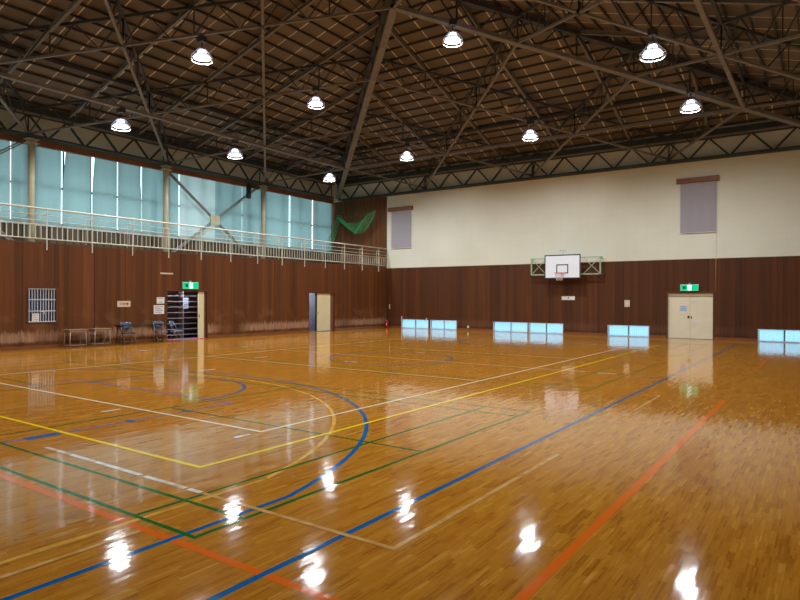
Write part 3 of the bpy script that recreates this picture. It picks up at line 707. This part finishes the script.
# wall plates on the far wall
t = thing('switch_plate', 'small white plate on the far wall above the third floor-level window', 'plate', (-7.65, FY1, 1.38))
MB().box((-.12, -.03, 0), (.12, 0, .32)).build('cover', 'beige', t, .008); MB().box((-.03, -.034, .14), (.03, -.03, .2)).build('button', 'paper', t)
t = thing('wall_label', 'low white box on the far wall under the basketball hoop', 'box', (-10.46, FY1, 1.69))
MB().box((-.33, -.05, 0), (.33, 0, .17)).build('case', 'paper', t, .006)
mb = MB()
for x in (-.28, -.16, -.05, .07, .18, .28): mb.box((x-.03, -.05, .17), (x+.03, -.01, .2))
mb.build('tabs', 'beige', t); MB().box((-.02, -.055, .04), (.03, -.05, .14)).build('dark_mark', 'ink', t)
t = thing('socket_box', 'tiny white socket low on the far wall between the first two window pairs', 'socket', (-16.05, FY1, .14))
MB().box((-.05, -.04, 0), (.05, 0, .12)).build('cover', 'paper', t, .006); MB().box((-.02, -.042, .04), (.02, -.04, .08)).build('slots', 'ink', t)
t = thing('window_latch', 'tiny pale peg above the left end of the leftmost floor-level window', 'peg', (-20.46, FY1, .52)); MB().box((-.03, -.04, 0), (.03, 0, .17)).build('peg', 'beige', t, .005)
t = thing('window_latch', 'tiny pale peg above the right end of the leftmost floor-level window', 'peg', (-18.74, FY1, .52)); MB().box((-.035, -.04, 0), (.035, 0, .09)).build('peg', 'beige', t, .005)

# roller blinds on the far wall
def roller(x0, x1, cx0, cx1, label, cord=False):
    t = thing('roller_blind', label, 'blind', ((x0+x1)/2, FY1, 4.67)); c = (x0+x1)/2
    MB().box((cx0-c, -.14, 2.22), (cx1-c, 0, 2.44)).build('wooden_pelmet', 'fascia', t, .01)
    mb = MB(); n = 16
    for k in range(n):
        a, b_ = x0-c+(x1-x0)*k/n, x0-c+(x1-x0)*(k+1)/n; ya, yb = -.05+.008*math.sin(k*1.3), -.05+.008*math.sin((k+1)*1.3)
        mb.quad([(a, ya, .02), (b_, yb, .02), (b_, yb, 2.23), (a, ya, 2.23)])
    mb.build('cloth', 'roller', t)
    MB().box((x0-c, -.065, 0), (x1-c, -.035, .025)).build('bottom_bar', 'alu_w', t)
    if cord: MB().tube([(x1-c-.01, -.02, .05), (x1-c-.01, -.02, -2.6)], .007, 5).build('cord', 'beige', t)
roller(-21.22, -19.82, -21.44, -19.70, 'grey roller blind with brown pelmet at the left end of the cream wall')
roller(-5.37, -3.93, -5.53, -3.82, 'grey roller blind with brown pelmet high above the far double door', True)

# ------------------------------------------------------------------ basketball hoop
YB = 28.95
hp = thing('basketball_hoop', 'white basketball backboard on pale green brackets on the far wall', 'basketball hoop', (-10.57, YB, 2.73))
MB().box((-.9, 0, 0), (.9, .04, 1.17)).build('backboard', 'white', hp, .02)
mb = MB().box((-.9, -.004, 0), (.9, 0, .05)).box((-.9, -.004, 1.12), (.9, 0, 1.17)).box((-.9, -.004, .05), (-.85, 0, 1.12)).box((.85, -.004, .05), (.9, 0, 1.12)); mb.build('black_border', 'black', hp)
mb = MB().box((-.3, -.004, .25), (.3, 0, .30)).box((-.3, -.004, .65), (.3, 0, .70)).box((-.3, -.004, .3), (-.25, 0, .65)).box((.25, -.004, .3), (.3, 0, .65)); mb.build('target_rectangle', 'black', hp)
rm = [(.225*math.cos(a*math.pi/12), -.38+.225*math.sin(a*math.pi/12), .27) for a in range(24)]
rim = MB().tube(rm, .011, 8, closed=True).box((-.08, -.17, .235), (.08, 0, .29)).build('rim', 'orange', hp)
mb = MB()
for a in range(12):
    p = []
    for q in range(7):
        f = q/6; rr_ = .225*(1-.42*f); th = a*math.pi/6+(math.pi/12 if q % 2 else 0); p.append((rr_*math.cos(th), -.38+rr_*math.sin(th), .26-.36*f))
    mb.tube(p, .006, 4)
    p = []
    for q in range(7):
        f = q/6; rr_ = .225*(1-.42*f); th = a*math.pi/6-(math.pi/12 if q % 2 else 0); p.append((rr_*math.cos(th), -.38+rr_*math.sin(th), .26-.36*f))
    mb.tube(p, .006, 4)
mb.build('net', 'netw', rim)
for s in (-1, 1):
    mb = MB(); x0, x1 = .02+1.73*s, .55*s; yb = .3
    mb.beam((x0, yb, .22), (x0, yb, 1.05), .06, .06, (0, 1, 0)); mb.beam((x0-.06*s, yb, .22), (x1, yb, .22), .06, .06); mb.beam((x0-.06*s, yb, 1.02), (x1, yb, 1.02), .05, .05)
    xm = .92*s
    mb.beam((x0, yb, .22), (xm, yb, 1.02), .025, .025); mb.beam((x0, yb, 1.02), (xm, yb, .22), .025, .025)
    mb.build('side_bracket', 'green', hp)
    mb = MB(); mb.beam((x0, yb, .22), (x0, .58, .22), .05, .05); mb.beam((x0, yb, 1.02), (x0, .58, 1.02), .05, .05)
    mb.build('wall_arm', 'green', hp)
    MB().beam((.5*s, .04, .3), (.5*s, yb, .25), .04, .04).beam((.5*s, .04, .95), (.5*s, yb, 1.0), .04, .04).build('board_strut', 'green', hp)
MB().tube([(0, .1, 1.1), (0, .1, 1.38), (-.14, .1, 1.4), (-.15, .1, 1.33)], .012, 6).tube([(0, .1, 1.38), (.1, .1, 1.4), (.11, .1, 1.3)], .012, 6).build('pulley_hook', 'greyp', hp)

# ------------------------------------------------------------------ doorway with shelves (left wall)
AX = FX0-.14
mb = MB(); D = 1.35
mb.box((AX-D-.1, 14.2, 0), (AX-D, 17.5, 2.6)); mb.box((AX-D, 14.1, 0), (AX, 14.2, 2.6)); mb.box((AX-D, 17.4, 0), (AX, 17.5, 2.6)); mb.box((AX-D, 14.2, 2.6), (AX, 17.4, 2.7))
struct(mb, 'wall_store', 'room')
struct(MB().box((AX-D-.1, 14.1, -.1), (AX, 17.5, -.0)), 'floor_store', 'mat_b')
dr = thing('door_1', 'cream sliding door standing open beside the shoe shelves', 'door', (FX0-.07, 15.7, 0)); dr['kind'] = 'structure'; del dr['category']
mb = MB().box((-.09, 16.63-15.7, 0), (.075, 16.69-15.7, 2.04)).box((-.09, 14.69-15.7, 0), (.075, 14.73-15.7, 2.04)).box((-.09, 14.73-15.7, 1.99), (.075, 16.63-15.7, 2.04)); mb.build('door_frame', 'frame_b', dr)
MB().box((-.05, 16.53-15.7, .02), (0, 16.63-15.7, 1.98)).build('pocket_panel', 'fascia', dr)
lf = MB().box((-.03, 16.25-15.7, .02), (.01, 16.53-15.7, 1.98)).build('door_leaf', 'door', dr); MB().box((.01, 16.28-15.7, .9), (.018, 16.31-15.7, 1.02)).build('finger_pull', 'ballast', lf)
MB().box((-.08, 14.73-15.7, 0), (.074, 16.62-15.7, .018)).build('threshold', 'mat_p', dr)
sh = thing('shoe_shelf', 'tall grey shoe shelf seen through the open doorway in the left wall', 'shelf', (AX-.75, 16.12, 0))
YL, YR = -1.8, 1.0
mb = MB().box((-.35, YL, .14), (-.33, YR, 2.2)); mb.build('back_panel', 'shelf_d', sh)
for y_ in (YL, .0, YR): MB().box((-.33, y_-.015, .0), (0, y_+.015, 2.2)).build('upright', 'shelf', sh)
for k in range(9): 
    z_ = .14+.235*k; MB().box((-.33, YL+.015, z_), (-.0, -.015, z_+.026)).build('shelf_board', 'shelf', sh); MB().box((-.33, .015, z_), (0, YR-.015, z_+.026)).build('shelf_board', 'shelf', sh)
note(AX-.74, 16.22, 1.26, .26, .46, 'x', 'pale blue notice on the middle upright of the shoe shelf', 4, 'notice')
# grey doorway further along
mb = MB(); mb.box((AX-1.3, 22.4, 0), (AX-1.2, 25.4, 2.6)); mb.box((AX-1.2, 22.4, 0), (AX, 22.5, 2.6)); mb.box((AX-1.2, 25.3, 0), (AX, 25.4, 2.6)); mb.box((AX-1.2, 22.5, 2.5), (AX, 25.3, 2.6))
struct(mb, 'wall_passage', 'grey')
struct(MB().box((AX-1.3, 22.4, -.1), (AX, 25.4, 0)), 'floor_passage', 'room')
dr = thing('door_2', 'cream sliding door half open in the left wall near the far corner', 'door', (FX0-.07, 23.88, 0)); dr['kind'] = 'structure'; del dr['category']
MB().box((-.09, .97, 0), (.075, 1.01, 2.02)).box((-.09, -1.0, 0), (.075, -.97, 2.02)).box((-.09, -.97, 1.98), (.075, .97, 2.02)).build('door_frame', 'frame_b', dr)
lf = MB().box((-.03, -.32, .02), (.01, .70, 1.98)).build('door_leaf', 'door', dr); MB().box((.01, -.26, .9), (.018, -.23, 1.02)).build('finger_pull', 'ballast', lf)
MB().box((-.05, -.4, .02), (-.01, -.32, 1.98)).build('door_edge', 'black', dr)
MB().box((-.05, .70, .02), (0, .97, 1.98)).build('pocket_panel', 'fascia', dr)

def fill_lamp(x, y, z, watts, label):  # invented strip fixture, added out of view to brighten the side rooms
    t = thing('added_fill_lamp', label, 'lamp', (x, y, z))
    MB().box((-.1, -.5, -.05), (.1, .5, 0)).build('housing', 'alu_w', t); MB().box((-.07, -.47, -.065), (.07, .47, -.05)).build('diffuser', 'bulb', t)
    ld = bpy.data.lights.new('lamp_light', 'AREA'); ld.shape = 'RECTANGLE'; ld.size = .14; ld.size_y = .9; ld.energy = watts; ld.color = (.95, .97, 1)
    lo = bpy.data.objects.new('lamp_light', ld); COL.objects.link(lo); lo.parent = t; lo.location = (0, 0, -.07)
fill_lamp(AX-.36, 15.9, 2.6, 45, 'added unseen fill lamp brightening the shoe shelf room behind the doorway')
fill_lamp(AX-.5, 23.8, 2.5, 50, 'added unseen fill lamp brightening the passage behind the half-open door')
# office window
ow = MB().box((FX0-.14, 9.5, .86), (FX0+.02, 9.54, 2.06)).box((FX0-.14, 10.42, .86), (FX0+.02, 10.5, 2.06)).box((FX0-.14, 9.54, 2.02), (FX0+.02, 10.42, 2.06)).box((FX0-.14, 9.54, .86), (FX0+.02, 10.42, .89))
ow = struct(ow, 'window_12', 'frame_b', 'barred office window in the left wall')
for k in range(10):
    y_ = 9.58+.0885*k; MB().box((FX0-.03, y_-.009, .89), (FX0-.012, y_+.009, 2.02)).build('grille_bar', 'alu_w', ow)
for z_ in (.905, 1.26, 1.64, 2.0): MB().box((FX0-.015, 9.54, z_-.014), (FX0+.005, 10.42, z_+.014)).build('grille_rail', 'alu_w', ow)
MB().box((FX0-.09, 9.54, .89), (FX0-.084, 10.42, 2.02)).build('glass_pane', 'glass', ow)
mb = MB(); 
for k in range(7):
    y_ = 9.62+.125*k; mb.box((FX0-.2-.02*(k % 2), y_, .8), (FX0-.17-.02*(k % 2), y_+.07, 2.02))
mb.build('curtain_strips', 'curt', ow)
mb = MB().box((AX-.8, 9.1, .6), (AX-.7, 10.9, 2.3)).box((AX-.7, 9.1, .6), (AX, 9.2, 2.3)).box((AX-.7, 10.8, .6), (AX, 10.9, 2.3)).box((AX-.7, 9.2, .6), (AX, 10.8, .7)).box((AX-.7, 9.2, 2.2), (AX, 10.8, 2.3))
struct(mb, 'wall_office', 'room')
note(FX0+.006, 9.77, .92, .22, .26, 'x', 'square white notice on the grille of the office window', 3)
t = thing('window_crescent', 'small white curved hook on the grille of the office window', 'hook', (FX0+.01, 9.99, 1.2)); MB().tube([(0, -.06, .03), (0, 0, .05), (0, .05, .02), (0, .05, -.03), (0, 0, -.05)], .014, 6).build('hook', 'paper', t)

# wall signs (left wall)
t = thing('direction_sign', 'small beige sign with red arrows on the left wall above the long table', 'sign', (FX0, 12.89, 1.37))
MB().box((0, -.26, 0), (.01, .26, .225)).build('plate', 'beige', t)
MB().disc((.012, -.13, .115), .055, 'x', 16).build('grey_disc', 'greyp', t)
MB().box((.01, -.03, .095), (.012, .08, .135)).quad([(.0125, -.07, .115), (.0125, .0, .06), (.0125, .0, .17)]).build('pink_arrow', 'pinkr', t)
MB().box((.01, .08, .095), (.0135, .14, .135)).quad([(.014, .20, .115), (.014, .12, .17), (.014, .12, .06)]).build('dark_arrow', 'dred', t)
note(FX0, 14.43, 1.49, .34, .25, 'x', 'upper, smaller white notice beside the doorway with shelves', 2)
note(FX0, 14.36, 1.08, .46, .35, 'x', 'lower, larger white notice beside the doorway with shelves', 4)
note(FX0, 14.7, 2.66, .58, .06, 'x', 'narrow pale strip label high on the left wall, left of the exit sign', 1, 'beige')

# desks
def desk(y, label, rz=0):
    t = thing('small_desk', label, 'desk', (-21.27, y, 0), rz)
    MB().box((-.22, -.32, .585), (.22, .32, .62)).build('desk_top', 'deskw', t, .006)
    for sx in (-1, 1):
        for sy in (-1, 1): MB().tube([(.18*sx, .26*sy, .585), (.2*sx, .29*sy, .01)], .018, 8).build('leg', 'desks', t)
    MB().box((.175, -.27, .52), (.19, .27, .585)).box((-.19, -.27, .52), (-.175, .27, .585)).box((-.175, -.275, .52), (.175, -.26, .585)).box((-.175, .26, .52), (.175, .275, .585)).build('apron', 'desks', t)
    MB().tube([(.197, -.285, .08), (.197, .285, .08)], .01, 6).tube([(-.195, -.285, .08), (-.195, .285, .08)], .01, 6).tube([(-.195, .285, .08), (.197, .285, .08)], .01, 6).tube([(-.195, -.285, .08), (.197, -.285, .08)], .01, 6).build('foot_rail', 'desks', t)
    return t
desk(10.92, 'small wooden-topped steel desk nearest the barred office window'); desk(11.78, 'small wooden-topped steel desk beside the long black table')
# long folding table
t = thing('folding_table', 'long black folding table against the left wall under the red arrow sign', 'table', (-20.92, 13.12, 0))
MB().box((-.225, -.9, .705), (.225, .9, .735)).build('table_top', 'tblack', t, .006)
MB().box((-.2, -.82, .665), (.2, -.80, .705)).box((-.2, .80, .665), (.2, .82, .705)).box((-.2, -.8, .64), (-.18, .8, .655)).build('under_shelf', 'tblack', t)
for sy in (-1, 1):
    for sx in (-1, 1): MB().tube([(.17*sx, .76*sy, .7), (.2*sx, .82*sy, .012)], .014, 8).build('leg', 'tblack', t)
    MB().tube([(-.2, .815*sy, .1), (.2, .815*sy, .1)], .01, 6).build('leg_bar', 'tblack', t)
MB().tube([(0, -.8, .3), (0, -.35, .69)], .008, 6).tube([(0, .8, .3), (0, .35, .69)], .008, 6).build('leg_stay', 'tblack', t)
# folding chairs (seat forward = local +x)
def make_chair():
    t = thing('folding_chair', '', 'chair')
    for s in (-1, 1):
        MB().tube([(-.2, .21*s, .84), (-.17, .215*s, .78), (.2, .22*s, .012)], .011, 8).build('front_leg', 'chrome', t)
        MB().tube([(.06, .19*s, .42), (-.06, .195*s, .28), (-.24, .2*s, .012)], .011, 8).build('rear_leg', 'chrome', t)
    MB().tube([(-.2, -.21, .84), (-.205, -.12, .855), (-.205, .12, .855), (-.2, .21, .84)], .011, 8).build('top_tube', 'chrome', t)
    MB().tube([(.155, -.22, .1), (.155, .22, .1)], .009, 6).tube([(-.2, -.2, .08), (-.2, .2, .08)], .009, 6).build('cross_bar', 'chrome', t)
    mb = MB()
    n = 8
    for k in range(n):
        a, b_ = -.19+.38*k/n, -.19+.38*(k+1)/n; ca, cb = .03*(1-(a/.19)**2), .03*(1-(b_/.19)**2)
        mb._hex([(-.175-ca, a, .64), (-.155-ca, a, .64), (-.155-cb, b_, .64), (-.175-cb, b_, .64), (-.20-ca, a, .845), (-.18-ca, a, .845), (-.18-cb, b_, .845), (-.20-cb, b_, .845)])
    mb.build('backrest', 'blue', t)
    MB().box((-.15, -.19, .425), (.2, .19, .455)).build('seat', 'blue', t, .015); MB().box((-.15, -.2, .405), (.205, .2, .425)).build('seat_rim', 'chrome', t, .005)
    return t
ch0 = make_chair()
for k, (x, y, rz, l) in enumerate(((-21.33, 12.9, .0, 'blue folding chair tucked behind the left part of the long black table'), (-21.33, 14.25, .0, 'blue folding chair behind the right end of the long black table'), (-21.2, 14.85, .6, 'blue folding chair standing beside the shelf doorway, right of the table'))):
    t = ch0 if k == 0 else dup(ch0); t.location = (x, y, 0); t.scale = (1, 1, .93); t.rotation_euler = (0, 0, rz); t['label'] = l; t['group'] = 'folding chairs by the long table'

# fire extinguisher in the far left corner
t = thing('fire_extinguisher', 'red fire extinguisher standing in the far left corner', 'fire extinguisher', (-21.36, 29.28, 0))
MB().lathe([(0, 0.0), (.09, .0), (.1, .02), (.1, .36), (.085, .41), (.04, .45), (.03, .47), (0, .47)], 20).build('cylinder', 'red', t)
MB().box((-.035, -.02, .47), (.06, .02, .49)).box((-.03, -.015, .51), (.08, .015, .52)).build('handle', 'black', t); MB().tube([(.03, 0, .48), (.12, 0, .44), (.13, 0, .3), (.12, 0, .15)], .012, 6).build('hose', 'black', t)
MB().box((.02, -.107, .14), (.07, -.095, .28)).build('label_patch', 'paper', t)
t = thing('extinguisher_sign', 'narrow pale plate on the corner wall above the fire extinguisher', 'sign', (-21.35, FY1, 1.12)); MB().box((-.04, -.01, 0), (.04, 0, .26)).build('plate', 'beige', t)

# dark box under the gallery fascia
t = thing('hanging_speaker', 'dark narrow box hanging below the fascia left of the rightmost cream column', 'speaker', (-25.25, 22.1, 7.02)); MB().box((-.09, -.1, 0), (.09, .1, .72)).build('case', 'black', t, .01); MB().box((-.02, -.02, .72), (.02, .02, .89)).build('hanger', 'ballast', t)

# ------------------------------------------------------------------ green net in the corner
net = thing('safety_net', 'green safety net gathered and hanging in the far left corner of the gallery', 'net', (-24.0, 28.9, 7.8))
def P(x, z, y=0.0): return Vector((x+24.0, y, z-7.8))
def sheet(top, bot, nu, nv, r, nm):
    mb = MB()
    def pt(curve, u):
        k = u*(len(curve)-1); i = min(int(k), len(curve)-2); return curve[i].lerp(curve[i+1], k-i)
    def S(u, v):
        p = pt(top, u).lerp(pt(bot, u), v); return p+Vector((0, .12*math.sin(u*14+v*3), 0))
    for i in range(nu+1): mb.tube([S(i/nu, j/8) for j in range(9)], r, 3)
    for j in range(nv+1): mb.tube([S(i/16, j/nv) for i in range(17)], r, 3)
    tag(mb.build(nm, 'net', net), kind=None); return mb
sheet([P(-24.9, 6.85), P(-24.7, 6.83)], [P(-26.0+.4, 5.5), P(-25.5, 4.4)], 4, 10, .012, 'left_strand')
sheet([P(-25.0, 6.85), P(-24.1, 6.3), P(-23.3, 6.3), P(-22.6, 6.65), P(-22.0, 7.0)], [P(-24.95, 6.78), P(-24.0, 5.95), P(-23.5, 5.6), P(-22.9, 5.7), P(-22.1, 6.4)], 40, 14, .007, 'swag')
sheet([P(-24.9, 8.2), P(-22.2, 8.2)], [P(-24.9, 6.6), P(-22.0, 6.8)], 14, 1, .0035, 'hanging_cords')

bpy.context.view_layer.update()
